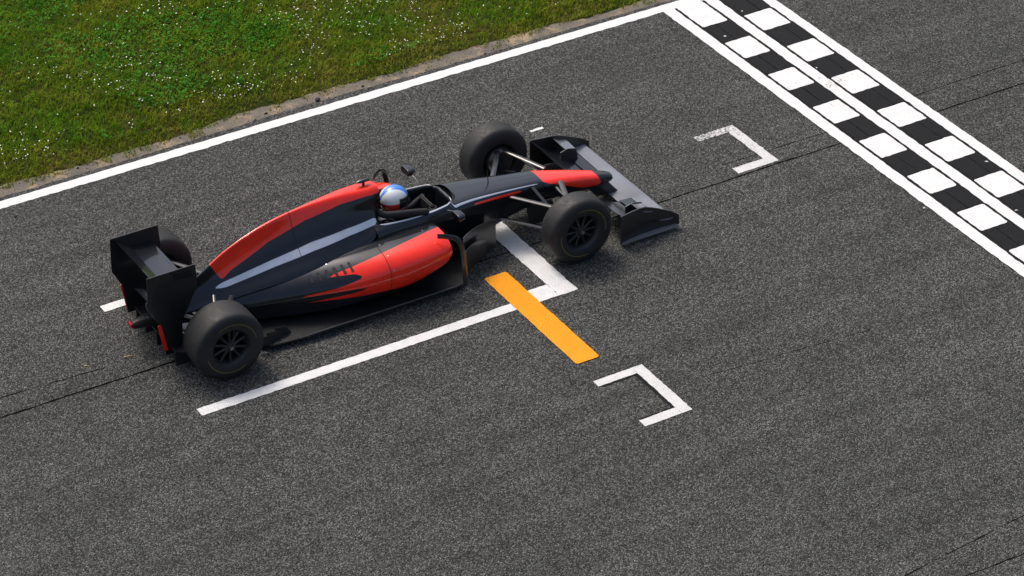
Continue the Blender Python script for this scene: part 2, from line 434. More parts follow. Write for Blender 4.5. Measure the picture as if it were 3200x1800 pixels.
X = {k: ux(q) for k, q in dict(l1a=20.664,l1b=20.833,sAa=20.872,sAb=21.272,l2a=21.311,l2b=21.476,sBa=21.514,sBb=21.948,l3a=21.986,l3b=22.142).items()}
PP = .499*S; Y0 = uy(31.058)
fin = empty('start_line', (0,0,0)); tag(fin, 'black and white chequered start line with three long white stripes', 'start line')
YB = -9.0
sheet('black_base', X['l1b']-.004, X['l3a']+.004, YB, EB-.004, Z1, M_BLACK, fin, amp=0, step=5)
for a, b in (('l1a','l1b'),('l2a','l2b'),('l3a','l3b')):
    sheet('stripe', X[a], X[b], YB, EB-.003, Z2, M_WHITE, fin, amp=.0045, step=.05, free=(0,1,0,1))
kmax = int((Y0-YB)/PP)
def white_sq(xa, xb, ytop, ybot):
    return sheet('white_square', xa, xb, ybot+.004, ytop-.004, Z2, M_WHITE, fin, amp=.004, step=.04, round_=.014)
def black_sq(xa, xb, ytop, ybot):
    return sheet('black_square', xa+.004, xb-.004, ybot+.008, ytop-.008, .0065, M_BLACK, fin, amp=.002, step=.1)
for k in range(kmax):
    yt, yb = Y0-k*PP, Y0-(k+1)*PP
    if k == 0: yt = EB+.0
    (white_sq if k % 2 == 0 else black_sq)(X['sAa'], X['sAb'], yt, yb)
    (white_sq if k % 2 == 1 else black_sq)(X['sBa'], X['sBb'], yt if k else EB, yb)
# the long joint running down the middle of each chequered row
for xa, sd in ((ux(21.06), 21), (ux(21.80), 22)):
    rg = random.Random(sd); v = []; f = []; yy = EB-.05; i = 0
    while yy > YB:
        v += [(xa-.004*rg.uniform(.1,1.6), yy, .0072), (xa+.004*rg.uniform(.1,1.6), yy, .0072)]; yy -= .05
    f = [(2*i, 2*i+1, 2*i+3, 2*i+2) for i in range(len(v)//2-1)]
    mesh_obj('joint', v, f, M_SEAM, fin)

grid = empty('grid_box', (0,0,0)); tag(grid, 'white painted grid box under the racing car', 'grid marking')
FA, FB = ux(15.854), ux(16.114); NB, NT_, NU = uy(26.032), uy(26.308), uy(26.178); FU, FL, FT = uy(28.62), uy(28.483), uy(28.36)
M_GRID = make_paint('grid_paint', (.70,.70,.69), wear=.735, dirt=.16)
XB = ux(15.50)
sheet('front_line', FA, FB, NB, FU, Z1, M_GRID, grid, amp=.004)
sheet('front_arm', XB, FA, NB, NT_, Z1, M_GRID, grid, amp=.003, free=(1,0,1,0))
sheet('front_arm', XB, FA, FT, FU, Z1, M_GRID, grid, amp=.003, free=(1,0,1,0))
sheet('side_line', ux(11.267), XB, NB, NU, Z1, M_GRID, grid, amp=.003)
sheet('side_line', ux(11.216), XB, FL, FU, Z1, M_GRID, grid, amp=.003)

tag(sheet('orange_bar', ux(15.286), ux(15.591), uy(24.719), uy(26.79), Z2, M_YEL, amp=.003, step=.06, round_=.018), 'thick orange bar painted across the near side of the grid box', 'painted bar')

def bracket(n, e1, e2, f_, fi, t, ti, b, bi, label, mt):
    o = empty('corner_bracket'); tag(o, label, 'grid marking', 'small white brackets on the asphalt')
    sheet('front_line', fi, f_, b, t, Z1, mt, o, amp=.004)
    sheet('arm', e1, fi, ti, t, Z1, mt, o, amp=.003, free=(1,0,1,1), round_=0)
    sheet('arm', e2, fi, b, bi, Z1, mt, o, amp=.003, free=(1,0,1,1))
    return o
wx, wy = ux(19.30), uy(28.17)
M_B1 = make_paint('worn_bracket_paint', (.60,.60,.59), wear=.70, worn_grad=[(wx, wy, 1.0, .175)], dirt=.2)
M_B2 = make_paint('bracket_paint', (.62,.62,.61), wear=.715, dirt=.18)
bracket(1, ux(19.174), ux(19.161), ux(19.764), ux(19.623), uy(28.234), uy(28.107), uy(27.207), uy(27.347), 'badly worn white bracket near the chequered start line', M_B1)
b2_ = bracket(2, ux(15.267), ux(15.298), ux(15.914), ux(15.776), uy(24.346), uy(24.228), uy(23.32), uy(23.448), 'clean white bracket beyond the lower end of the orange bar', M_B2)
for q in ((ux(15.776)-.034, ux(15.776)+.01, uy(23.448), uy(24.228)), (ux(15.30), ux(15.74), uy(24.228)-.026, uy(24.228)+.01), (ux(15.33), ux(15.74), uy(23.448)-.01, uy(23.448)+.022)):
    sheet('old_black_mark', *q, .002, M_BLACK, b2_, amp=.004, step=.03)
da, db = gp(1657,412), gp(1699,404)
tag(sheet('paint_dash', da[0], db[0]+.01, da[1]-.018, da[1]+.018, Z1, M_GRID, amp=.004, step=.02), 'short white paint dash beside the far front wheel', 'paint mark')

exec_marker = 0
# ------------------------------------------------------------------ racing car (local: x forward, y left, z up, origin on the ground midway between axles)
XF, XR = 1.775, -1.82
car = empty('racing_car', (.075, -.01, .004)); tag(car, 'graphite and red open wheel racing car speeding towards the start line', 'racing car')

# nose
def nose_paint(x, y, z, s):
    up = in_poly(x, s, [(2.47,3.2),(2.42,9),(1.62,9),(1.86,5.6),(2.05,4.6),(2.25,3.6)])
    return up
st = [(2.63,sup(.022,.205,.238,2)),(2.615,sup(.05,.192,.262,2.2)),(2.55,sup(.072,.185,.29,2.5)),(2.40,sup(.092,.188,.335,2.8)),(2.20,sup(.115,.205,.395,3)),(2.0,sup(.138,.232,.447,3.2)),(1.80,sup(.16,.262,.495,3.4))]
loft('nose_cone', st, M_LIV, car, 8, 5, paint=nose_paint)
# monocoque with an open cockpit
def openp(wd, zb, rim, zr, zi):
    """half profile of the tub: bottom centre, round the side, over the rim, down inside"""
    return [(0,zb),(wd*.62,zb),(wd*.93,zb+.07),(wd,(zb+zr)*.5+.03),(wd*.97,zr-.075),(rim+.02,zr-.008),(rim,zr),(rim-.018,zr-.02),(rim-.03,zr-.14),(rim*.62,zi+.02),(0,zi)]
def closp(wd, zb, zt):
    return [(0,zb),(wd*.62,zb),(wd*.93,zb+.05),(wd,(zb+zt)*.5),(wd*.985,zt-.10),(wd*.90,zt-.045),(wd*.78,zt-.018),(wd*.60,zt-.006),(wd*.40,zt-.002),(wd*.2,zt),(0,zt)]
def tub_paint(x, y, z, s):
    return in_poly(x, s, [(1.52,5.1),(1.56,4.7),(1.0,4.45),(1.02,4.85)])
st = [(1.80,closp(.16,.262,.495)),(1.55,closp(.178,.245,.532)),(1.25,closp(.205,.19,.572)),(1.0,closp(.232,.12,.60)),(.86,closp(.25,.085,.612)),(.80,closp(.258,.078,.617)),
      (.775,openp(.262,.076,.17,.62,.50)),(.72,openp(.27,.074,.20,.622,.36)),(.55,openp(.29,.07,.225,.622,.27)),(.32,openp(.31,.07,.24,.632,.25)),(.14,openp(.325,.07,.245,.65,.26)),(.04,openp(.33,.07,.24,.66,.30)),(-.05,openp(.33,.07,.22,.66,.45))]
def tub_sheen(x, y, z, s):  # painted sky sheen along the cockpit rim and chassis top edge
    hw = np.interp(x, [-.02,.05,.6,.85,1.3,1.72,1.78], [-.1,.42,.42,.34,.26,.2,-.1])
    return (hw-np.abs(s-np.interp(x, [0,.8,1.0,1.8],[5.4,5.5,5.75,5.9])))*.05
loft('monocoque', st, M_LIV, car, 6, 6, paint=tub_paint, stripe=tub_sheen)
# cockpit padding: a U round the helmet
b = B(); path = [(.52,.232,.628),(.38,.225,.66),(.22,.215,.69),(.10,.185,.705),(.055,.10,.715),(.045,0,.718),(.055,-.10,.715),(.10,-.185,.705),(.22,-.215,.69),(.38,-.225,.66),(.52,-.232,.628)]
path = [tuple(p) for p in cr(path, 4)]
b.tube(path, [.012]+[.030]*(len(path)-2)+[.012], 10, flat=1.2); b.build('headrest', M_DARK, car, smooth=60)
# steering wheel
b = B(); b.box((.625,0,.545), (.035,.24,.12)); o = b.build('steering_wheel', M_DARK, car, bevel=.012, smooth=40); o.rotation_euler = (0,0,0)
# windscreen lip
b = B(); pts = [(.80,.165,.612),(.835,.10,.645),(.85,0,.655),(.835,-.10,.645),(.80,-.165,.612)]
p2 = cr(pts, 5); vv = [(x,y,z) for x,y,z in p2]+[(x+.05,y*1.06,z-.05) for x,y,z in p2]; kk = len(p2)
b.add(vv, [(i,i+1,kk+i+1,kk+i) for i in range(kk-1)]); b.build('windscreen', M_CARB, car, smooth=60)

# engine cover with air intake and fin
def cover_paint(x, y, z, s):
    xx = np.array([-2.2,-1.7,-1.35,-1.05,-.65,-.30,0,.12]); dd = np.array([.22,.20,.19,.17,.11,.07,.055,.05])
    zt = np.interp(x, [-1.95,-1.65,-1.35,-1.0,-.65,-.3,-.05,.1], [.39,.55,.745,.88,.945,.97,.968,.955])
    d = z-(zt-np.interp(x, xx, dd))
    return np.minimum(d, (x+1.50+(z-.6)*.5)*.6)
st = [(.095,[(.075,.695),(.088,.75),(.098,.82),(.092,.895),(.056,.942),(0,.953)]),
      (.06,[(.088,.68),(.100,.745),(.11,.82),(.104,.90),(.064,.952),(0,.964)]),
      (-.03,[(.27,.60),(.20,.685),(.145,.78),(.12,.885),(.072,.955),(0,.968)]),
      (-.30,[(.345,.49),(.265,.62),(.155,.76),(.10,.88),(.052,.957),(0,.972)]),
      (-.65,[(.35,.46),(.25,.585),(.135,.70),(.068,.84),(.024,.928),(0,.942)]),
      (-1.0,[(.29,.41),(.20,.515),(.105,.62),(.046,.745),(.017,.862),(0,.876)]),
      (-1.35,[(.21,.35),(.145,.435),(.085,.51),(.04,.61),(.013,.728),(0,.74)]),
      (-1.65,[(.145,.29),(.105,.355),(.066,.41),(.032,.465),(.011,.54),(0,.55)]),
      (-1.95,[(.08,.25),(.06,.295),(.04,.33),(.02,.355),(.008,.382),(0,.39)])]
EC = st
def close_under(st): return [(x, [(0, p[0][1]-.01)]+p) for x, p in st]
def cover_sheen(x, y, z, s):  # sky reflection painted as a pale band along the cover flank
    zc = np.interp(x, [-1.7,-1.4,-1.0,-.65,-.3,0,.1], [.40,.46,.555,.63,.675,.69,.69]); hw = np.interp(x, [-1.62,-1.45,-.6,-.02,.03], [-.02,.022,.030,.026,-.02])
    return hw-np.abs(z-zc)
loft('engine_cover', close_under(st), M_LIV, car, 8, 6, paint=cover_paint, cap=(False, True), stripe=cover_sheen)
# intake duct: recessed dark throat behind the lip
st2 = [(.094,[(0,.70),(.070,.70),(.083,.75),(.092,.82),(.086,.89),(.052,.936),(0,.946)]),(.02,[(0,.72),(.055,.72),(.066,.76),(.074,.82),(.068,.875),(.04,.915),(0,.922)]),(-.12,[(0,.74),(.04,.74),(.05,.77),(.056,.82),(.05,.86),(.03,.89),(0,.895)])]
loft('intake_duct', st2, M_DARK, car, 3, 3, cap=(False, True))
# on-board camera pod and antenna
b = B(); b.tube([(-.02,0,.965),(-.02,0,.995)], .014, 8); b.tube([(.05,0,1.005),(.03,0,1.01),(-.06,0,1.012),(-.09,0,1.008)], [.006,.022,.024,.008], 10, flat=.7, fdir=(0,0,1)); b.build('camera_pod', M_CARB, car, smooth=50)
b = B(); b.tube([(1.28,0,.565),(1.275,0,.70)], [.006,.003], 6); b.build('antenna', M_CARB, car, smooth=60)

# sidepods
SP = [(.52,[(.27,.545),(.40,.552),(.54,.535),(.635,.48),(.655,.41),(.60,.325),(.46,.275),(.27,.26)]),
      (.44,[(.28,.556),(.42,.565),(.565,.55),(.665,.49),(.685,.405),(.635,.30),(.49,.22),(.28,.19)]),
      (.25,[(.30,.565),(.44,.572),(.595,.548),(.69,.478),(.705,.38),(.655,.262),(.52,.165),(.30,.12)]),
      (0,[(.30,.565),(.44,.568),(.595,.532),(.685,.452),(.695,.345),(.645,.22),(.54,.12),(.30,.08)]),
      (-.4,[(.29,.54),(.41,.53),(.535,.482),(.615,.402),(.625,.305),(.585,.195),(.52,.11),(.29,.08)]),
      (-.8,[(.24,.485),(.33,.46),(.415,.41),(.47,.345),(.48,.27),(.46,.18),(.43,.10),(.24,.08)]),
      (-1.2,[(.16,.41),(.21,.385),(.26,.345),(.295,.29),(.305,.23),(.295,.16),(.28,.10),(.16,.08)]),
      (-1.6,[(.10,.33),(.13,.31),(.155,.285),(.175,.25),(.18,.21),(.175,.16),(.165,.11),(.10,.08)])]
FL_ = [(.6,.9),(.6,5.2),(.30,5.35),(.05,5.1),(-.25,4.75),(-.88,4.30),(-.50,4.12),(-.28,3.92),(-.45,3.72),(-1.0,3.42),(-.60,3.18),(-.36,2.78),(-.42,2.35),(-.68,1.92),(-.30,1.62),(.05,1.35),(.32,1.1)]
def pod_paint(x, y, z, s): return in_poly(x, s*.14, [(a, b_*.14) for a, b_ in FL_])
for sd in (1, -1):
    o = loft('sidepod', SP, M_LIV, car, 8, 6, mirror=False, side=sd, paint=pod_paint, cap=(False, True))
    c0 = np.mean(np.array(SP[0][1]), 0)
    def sc_(pts, q): return [tuple(c0+(np.array(p)-c0)*q) for p in pts]
    ring = [(.52, sc_(SP[0][1], 1.0)), (.515, sc_(SP[0][1], .93)), (.42, sc_(SP[0][1], .86)), (.25, sc_(SP[0][1], .72))]
    loft('inlet_duct', [(x, p+[p[0]]) for x, p in ring], M_DARK, car, 2, 3, mirror=False, side=sd, cap=(False, True))
    # mirror on its stalk
    b = B(); b.tube([(.70,sd*.255,.60),(.70,sd*.34,.635),(.69,sd*.43,.645)], .008, 6, flat=.6, fdir=(0,0,1)); o = b.build('mirror_stalk', M_CARB, car, smooth=60)
    st = [(.745,sup(.03,-.012,.012,2.2)),(.735,sup(.058,-.026,.026,2.6)),(.70,sup(.074,-.034,.034,3)),(.665,sup(.076,-.035,.035,3.4)),(.66,sup(.070,-.031,.031,3.4))]
    o = loft('mirror', st, M_RED if False else M_LIV, car, 4, 3, paint=lambda x,y,z,s: x*0-1); o.location = (0, sd*.47, .655)
    # vertical strake beside the inlet and bargeboards
    b = B(); v0 = [(.62,.715,.06),(.60,.715,.40),(.56,.70,.555),(.48,.66,.60),(.40,.60,.60)]
    pts = cr(v0, 4); b.tube([(x, sd*y, z) for x, y, z in pts], .026, 8, flat=.22, fdir=(0,1,0)); b.build('pod_vane', M_CARB, car, smooth=60)
    for (x0, x1, y0, y1, h0, h1) in ((1.18,.72,.30,.50,.30,.36),(1.02,.66,.40,.62,.20,.27)):
        b = B(); vv = []; K = 9
        for i in range(K):
            t = i/(K-1); x = x0+(x1-x0)*t; y = y0+(y1-y0)*(t**1.6); h = h0+(h1-h0)*math.sin(t*math.pi/2)
            for zz in (.06, .06+h*.6, .06+h): vv += [(x, sd*(y-.004), zz), (x, sd*(y+.004), zz)]
        ff = []
        for i in range(K-1):
            for j in range(2):
                for q in range(2):
                    a = i*6+j*2+q; ff.append((a, a+6, a+8, a+2))
            a = i*6+4; ff.append((a, a+6, a+7, a+1))
        ff += [(0,1,3,2),(2,3,5,4)]; a = (K-1)*6; ff += [(a,a+2,a+3,a+1),(a+2,a+4,a+5,a+3)]
        b.add(vv, ff); b.build('bargeboard', M_CARB, car, smooth=50)
    # turning vane under the nose
    b = B(); b.prism_y([(1.95,.10),(1.62,.08),(1.58,.30),(1.86,.30)], sd*.17, sd*.178); b.build('turning_vane', M_CARB, car)

# floor, splitter, diffuser, gearbox
half = [(1.12,0),(1.12,.13),(.98,.19),(.80,.42),(.62,.68),(.52,.70),(-.95,.70),(-1.28,.66),(-1.38,.55),(-1.42,.50),(-1.78,.50),(-1.80,0)]
poly = half+[(x,-y) for x, y in half[::-1]]
poly = [p for i, p in enumerate(poly) if i == 0 or p != poly[i-1]]; 
if poly[0] == poly[-1]: poly.pop()
b = B(); b.prism_z(poly, .045, .062); fl = b.build('floor', M_CARB, car, bevel=.004)
for sd in (1, -1):
    b = B(); b.tube([(.50,sd*.69,.068),(0,sd*.695,.072),(-.5,sd*.695,.072),(-.95,sd*.69,.068)], .012, 8, flat=.6); b.build('floor_edge', M_CARB, car, smooth=60)
    for i in range(3):
        b = B(); b.prism_y([(-1.05-.09*i,.06),(-1.22-.09*i,.06),(-1.20-.09*i,.16),(-1.10-.09*i,.15)], sd*(.56+.03*i), sd*(.564+.03*i)); b.build('floor_fin', M_CARB, car)
b = B(); b.box((-.2,0,.03), (2.3,.30,.03)); b.build('plank', M_DARK, car)
b = B()
vv = [(-1.72,.49,.05),(-1.72,-.49,.05),(-2.08,-.5,.19),(-2.08,.5,.19),(-1.72,.49,.065),(-1.72,-.49,.065),(-2.08,-.5,.205),(-2.08,.5,.205)]
b.add(vv, [(0,1,2,3),(7,6,5,4),(0,4,5,1),(2,6,7,3),(1,5,6,2),(0,3,7,4)]); b.build('diffuser', M_CARB, car)
for y in (-.5,-.3,-.12,.12,.3,.5):
    b = B(); b.prism_y([(-1.72,.05),(-2.09,.06),(-2.09,.20),(-2.0,.175)], y-.004, y+.004); b.build('diffuser_fin', M_CARB, car)
st = [(-1.3,sup(.15,.10,.36,3)),(-1.6,sup(.13,.12,.35,3)),(-1.9,sup(.09,.17,.33,3)),(-2.15,sup(.055,.22,.32,3)),(-2.25,sup(.045,.235,.31,3))]
loft('gearbox', st, M_CARB, car, 4, 3)
b = B(); b.box((-2.262,0,.275), (.02,.075,.05)); b.build('rain_light', M_LENS, car, bevel=.006)
b = B(); b.lathe_y([(.034,0),(.045,0),(.045,.28),(.034,.28)], n=20, closed=True); o = b.build('exhaust', M_METAL, car, smooth=50); o.rotation_euler = (0,0,math.radians(90)); o.location = (-1.83,0,.40)

# wings
def airfoil(ch, th, camber, ang, k=9):
    """closed section in (x,z): leading edge at 0, trailing edge at -chord; inverted camber (downforce)"""
    up, lo = [], []
    for i in range(k):
        t = .5*(1-math.cos(math.pi*i/(k-1))); yt = th*ch*5*(.2969*math.sqrt(t)-.126*t-.3516*t*t+.2843*t**3-.1036*t**4)
        yc = -camber*ch*4*t*(1-t)
        up.append((-t*ch, yc+yt)); lo.append((-t*ch, yc-yt))
    pts = up+lo[-2:0:-1]; ca, sa = math.cos(ang), math.sin(ang)
    return [(x*ca - z*sa*0 + z*sa, -x*sa + z*ca) for x, z in pts]
def wing(name, secs, mt, parent, paint=None):
    """secs: (y, xle, zle, chord, angle_deg, camber, thickness)"""
    rings = []
    for y, xl, zl, ch, an, ca, th in secs:
        rings.append([(xl+px, y, zl+pz) for px, pz in airfoil(ch, th, ca, math.radians(an))])
    k = len(rings[0]); v = [p for r_ in rings for p in r_]; f = []
    for i in range(len(rings)-1):
        for j in range(k): f.append((i*k+j, i*k+(j+1) % k, (i+1)*k+(j+1) % k, (i+1)*k+j))
    f += [tuple(range(k)), tuple(range((len(rings)-1)*k, len(rings)*k))[::-1]]
    at = None
    if paint: A = np.array(v); at = paint(A[:,0], A[:,1], A[:,2], A[:,0]*0)
    o = recalc(mesh_obj(name, v, f, mt, parent, attr=at)); return auto_smooth(o, 45)
def spread(a, b_, n):
    return [tuple(p+(q-p)*i/(n-1) for p, q in zip(a, b_)) for i in range(n)]
# front wing: neutral centre plane plus stacked flaps each side
wing('front_main_plane', spread((-.80,2.82,.118,.15,5,.04,.10),(-.26,2.85,.088,.16,2,.03,.09),6)+spread((-.25,2.85,.088,.30,1,.0,.06),(.25,2.85,.088,.30,1,.0,.06),3)+spread((.26,2.85,.088,.16,2,.03,.09),(.80,2.82,.118,.15,5,.04,.10),6), M_SILV, car)
for sd in (1, -1):
    wing('front_second_plane', spread((sd*.262,2.68,.096,.12,7,.05,.09),(sd*.79,2.66,.134,.13,11,.05,.09),6), M_LIV, car, paint=lambda x,y,z,s: x*0-1)
for sd in (1, -1):
    for (xl0, zl0, c0_, a0_, xl1, zl1, c1_, a1_) in ((2.575,.095,.10,14, 2.555,.145,.13,18),(2.50,.112,.10,22, 2.455,.182,.13,26),(2.43,.142,.09,28, 2.355,.232,.12,33),(2.37,.178,.07,30, 2.275,.296,.11,38)):
        wing('front_flap', spread((sd*.27,xl0,zl0,c0_,a0_,.06,.09),(sd*.79,xl1,zl1,c1_,a1_,.07,.09),7), M_LIV, car, paint=lambda x,y,z,s: x*0-1)
    # endplate: curved outwash plate with a foot
    vv = []; K = 10
    for i in range(K):
        t = i/(K-1); x = 2.88-.66*t; y = .80-.035*math.sin(t*math.pi)+.02*t; zt = .13+.20*min(1, t*1.7)**.8
        for zz in (.03, .03+(zt-.03)*.5, zt): vv += [(x, sd*(y-.006), zz), (x, sd*(y+.006), zz)]
    ff = []
    for i in range(K-1):
        for j in range(2):
            for q in range(2): a = i*6+j*2+q; ff.append((a,a+6,a+8,a+2))
        a = i*6+4; ff.append((a,a+6,a+7,a+1)); a = i*6; ff.append((a,a+1,a+7,a+6))
    ff += [(0,1,3,2),(2,3,5,4)]; a = (K-1)*6; ff += [(a,a+2,a+3,a+1),(a+2,a+4,a+5,a+3)]
    b = B(); b.add(vv, ff); b.build('front_endplate', M_CARB, car, smooth=50)
    b = B(); b.box((2.54,sd*.815,.036), (.62,.07,.012)); b.build('endplate_foot', M_SILV, car, bevel=.004)
    wing('cascade', spread((sd*.58,2.60,.235,.13,16,.07,.09),(sd*.785,2.60,.25,.16,20,.07,.09),4), M_SILV, car)
    b = B(); b.prism_y([(2.62,.10),(2.42,.12),(2.42,.25),(2.50,.27),(2.60,.245)], sd*.578, sd*.586); b.build('cascade_plate', M_CARB, car)
    # pylons
    b = B(); vv = [(2.66,.075,.09),(2.42,.075,.10),(2.32,.075,.22),(2.52,.075,.26)]
    b.add([(x, sd*(y-.012), z) for x,y,z in vv]+[(x, sd*(y+.012), z) for x,y,z in vv], [(0,1,2,3),(4,7,6,5),(0,4,5,1),(1,5,6,2),(2,6,7,3),(3,7,4,0)]); b.build('nose_pylon', M_LIV if False else M_CARB, car, bevel=.005)
# rear wing
wing('rear_main_plane', spread((-.37,-1.86,.80,.235,9,.07,.10),(.37,-1.86,.80,.235,9,.07,.10),9), M_LIV, car, paint=lambda x,y,z,s: x*0-1)
wing('rear_flap', spread((-.37,-2.075,.835,.15,38,.05,.09),(.37,-2.075,.835,.15,38,.05,.09),9), M_LIV, car, paint=lambda x,y,z,s: x*0-1)
wing('monkey_seat', spread((-.14,-2.06,.50,.10,28,.07,.09),(.14,-2.06,.50,.10,28,.07,.09),4), M_CARB, car)
for sd in (1, -1):
    pl = [(-1.80,.955),(-2.235,.955),(-2.245,.62),(-2.16,.44),(-2.13,.16),(-1.97,.14),(-1.95,.42),(-1.86,.60),(-1.79,.74)]
    b = B(); b.prism_y(pl, sd*.372, sd*.384); ep = b.build('rear_endplate', M_CARB, car, bevel=.003)
    for i in range(4):
        b = B(); b.prism_y([(-1.84-.0*i,.915-.022*i),(-2.00,.925-.022*i),(-2.00,.931-.022*i),(-1.84,.921-.022*i)], sd*.3845, sd*.392); b.build('louvre', M_DARK, ep)
    b = B(); b.prism_y([(-2.135,.17),(-2.175,.44),(-2.165,.45),(-2.145,.45),(-2.10,.17)], sd*.3845, sd*.388); b.build('endplate_trim', M_RED, ep)
    b = B(); b.tube([(-1.80,sd*.05,.34),(-1.92,sd*.05,.58),(-1.97,sd*.05,.76)], [.045,.035,.03], 8, flat=.22, fdir=(0,1,0)); b.build('wing_pylon', M_CARB, car, smooth=60)

# wheels
def wheel(x, y, rw, sd, front):
    """y = centre of the tyre, sd = outward side"""
    R_ = .33; hw = rw/2
    spoke_y = sd*(hw-.035)
    b = B()
    rp_ = [(.172,-hw+.012),(.178,-hw+.004),(.178,-hw+.03),(.158,-hw+.05),(.155,hw-.05),(.178,hw-.03),(.178,hw-.004),(.172,hw-.012),(.150,hw-.045),(.150,-hw+.045)]
    b.lathe_y(rp_, n=48, closed=True)
    for i in range(10):
        a = 2*math.pi*i/10+.1; c_, s_ = math.cos(a), math.sin(a)
        b.tube([(c_*.03, spoke_y, s_*.03),(c_*.09, spoke_y-sd*.012, s_*.09),(c_*.156, spoke_y-sd*.01, s_*.156)], [.017,.012,.015], 6, flat=.7, fdir=(0,1,0))
    b.lathe_y([(.0,spoke_y-sd*.03),(.05,spoke_y-sd*.03),(.048,spoke_y+sd*.004),(.03,spoke_y+sd*.012),(0,spoke_y+sd*.012)], n=24)
    o = b.build('wheel', M_RIM, car, smooth=35); o.location = (x, y, R_)
    prof = [(.174,-hw+.008),(.20,-hw-.002),(.25,-hw-.006),(.29,-hw+.001),(.315,-hw+.016),(.326,-hw+.036),(.3295,-hw*.5),(.33,0),(.3295,hw*.5),(.326,hw-.036),(.315,hw-.016),(.29,hw-.001),(.25,hw+.006),(.20,hw+.002),(.174,hw-.008),(.165,hw-.03),(.165,-hw+.03)]
    b = B(); b.lathe_y(prof, n=96, closed=True); ty = b.build('tyre', M_TYRE, o, smooth=40)
    # yellow printed arcs on the outer sidewall
    ys = sd*(hw+.0068)
    for k in range(2):
        vv = []; ff = []; K = 14
        for i in range(K):
            a = math.radians(35+180*k+110*i/(K-1))
            for r_, yy in ((.236, ys-.0002*sd), (.243, ys-.0001*sd)): vv.append((r_*math.cos(a), yy, r_*math.sin(a)))
        for i in range(K-1): ff.append((2*i,2*i+1,2*i+3,2*i+2))
        mesh_obj('tyre_band', vv, ff, M_YRING, o)
    b = B(); b.lathe_y([(0,spoke_y+sd*.035),(.018,spoke_y+sd*.034),(.026,spoke_y+sd*.01)], n=6); b.build('wheel_nut', M_METAL, o)
    # drum-like brake duct inside
    yi = -sd*(hw-.01)
    b = B(); b.lathe_y([(0,yi-sd*.05),(.12,yi-sd*.05),(.148,yi-sd*.01),(.148,yi+sd*.05),(0,yi+sd*.05)], n=32); b.build('brake_duct', M_CARB, o, smooth=40)
    o.rotation_euler.y = random.uniform(0, 6)
    return o
for sd in (1, -1):
    wheel(XF, sd*.757, .245, sd, True); wheel(XR, sd*.717, .325, sd, False)
    arms = [((1.98,.14,.44),(1.75,.66,.455)),((1.42,.17,.47),(1.73,.66,.455)),((2.0,.13,.285),(1.75,.66,.20)),((1.30,.19,.285),(1.73,.66,.20)),((1.66,.165,.49),(1.735,.62,.235)),((1.93,.15,.40),(1.85,.66,.41)),
            ((-1.38,.14,.36),(-1.72,.62,.46)),((-1.92,.09,.33),(-1.75,.62,.46)),((-1.30,.16,.24),(-1.72,.62,.23)),((-2.0,.08,.235),(-1.75,.62,.23)),((-1.55,.13,.40),(-1.73,.60,.22)),((-1.735,.10,.28),(-1.735,.62,.33))]
    for i, (a, c) in enumerate(arms):
        b = B(); b.tube([(a[0],sd*a[1],a[2]),(c[0]+(.04 if c[0] > 0 else 0),sd*c[1],c[2])], .026 if i not in (4,5,10) else .017, 8, flat=.38); b.build('suspension_arm', M_CARB, car, smooth=60)

# surface details: panel joints, cooling slots and fasteners that follow the lofted bodywork
def surf(stations, side):
    xs_ = np.array([q[0] for q in stations], float); P = np.array([q[1] for q in stations], float)
    Q = np.concatenate([np.repeat(xs_[:,None,None], P.shape[1], 1), P], 2); Q = cr(Q, 12); Q = cr(Q.transpose(1,0,2), 10).transpose(1,0,2)
    Q[...,1] *= side
    def at(x, s_, off=0.0):
        i = int(np.argmin(np.abs(Q[:,0,0]-x))); j = int(np.clip(round(s_*10), 0, Q.shape[1]-1))
        i0, i1 = max(i-1,0), min(i+1,len(Q)-1); j0, j1 = max(j-1,0), min(j+1,Q.shape[1]-1)
        tx_ = Vector(Q[i1,j]-Q[i0,j]); ts_ = Vector(Q[i,j1]-Q[i,j0]); nn = tx_.cross(ts_).normalized()
        c_ = Vector(Q[i].mean(0)); p_ = Vector(Q[i,j])
        if nn.dot(p_-c_) < 0: nn = -nn
        return p_+nn*off, nn, tx_.normalized()
    return at
def joint_line(at, pts, name, rad=.0028):
    b = B(); b.tube([at(x_, s_, .0005)[0] for x_, s_ in pts], rad, 5); b.build(name, M_DARK, car, smooth=60)
def lin(a, c, n_): return [(a[0]+(c[0]-a[0])*i/(n_-1), a[1]+(c[1]-a[1])*i/(n_-1)) for i in range(n_)]
for sd in (1, -1):
    at = surf(SP, sd); ac = surf(EC, sd)
    joint_line(at, lin((-.12,.4),(-.12,5.0),26), 'panel_joint'); joint_line(at, lin((.40,.55),(-1.25,.55),40), 'panel_joint')
    joint_line(ac, lin((-.78,.2),(-.78,4.8),26), 'panel_joint'); joint_line(ac, lin((-.10,.6),(-1.55,.6),40), 'panel_joint')
    for i in range(6):                                   # cooling slots on the rear shoulder of the pod
        p_, n_, t_ = at(-.4334-.06667*i, 1.3, .001); q_ = at(-.4334-.06667*i, 2.1, .001)[0]
        b = B(); b.tube([p_, (p_+q_)/2+n_*.002, q_], .013, 8, flat=.30, fdir=tuple(n_)); b.build('cooling_slot', M_DARK, car, smooth=60)
    for x_, s_ in ((-.10,.75),(-.10,1.8),(-.10,3.0),(.36,.75),(-.6,.75),(-1.1,.75)):
        p_, n_, t_ = at(x_, s_, .0); b = B(); b.tube([p_-n_*.002, p_+n_*.002], .007, 8); b.build('fastener', M_METAL, car)
    # harness straps over the shoulders, chest wing mirrors of the seat belt
    b = B(); b.tube([(.09,sd*.07,.60),(.16,sd*.085,.605),(.22,sd*.085,.57),(.27,sd*.07,.50)], .022, 6, flat=.2); b.build('harness_strap', M_BELT, car, smooth=60)
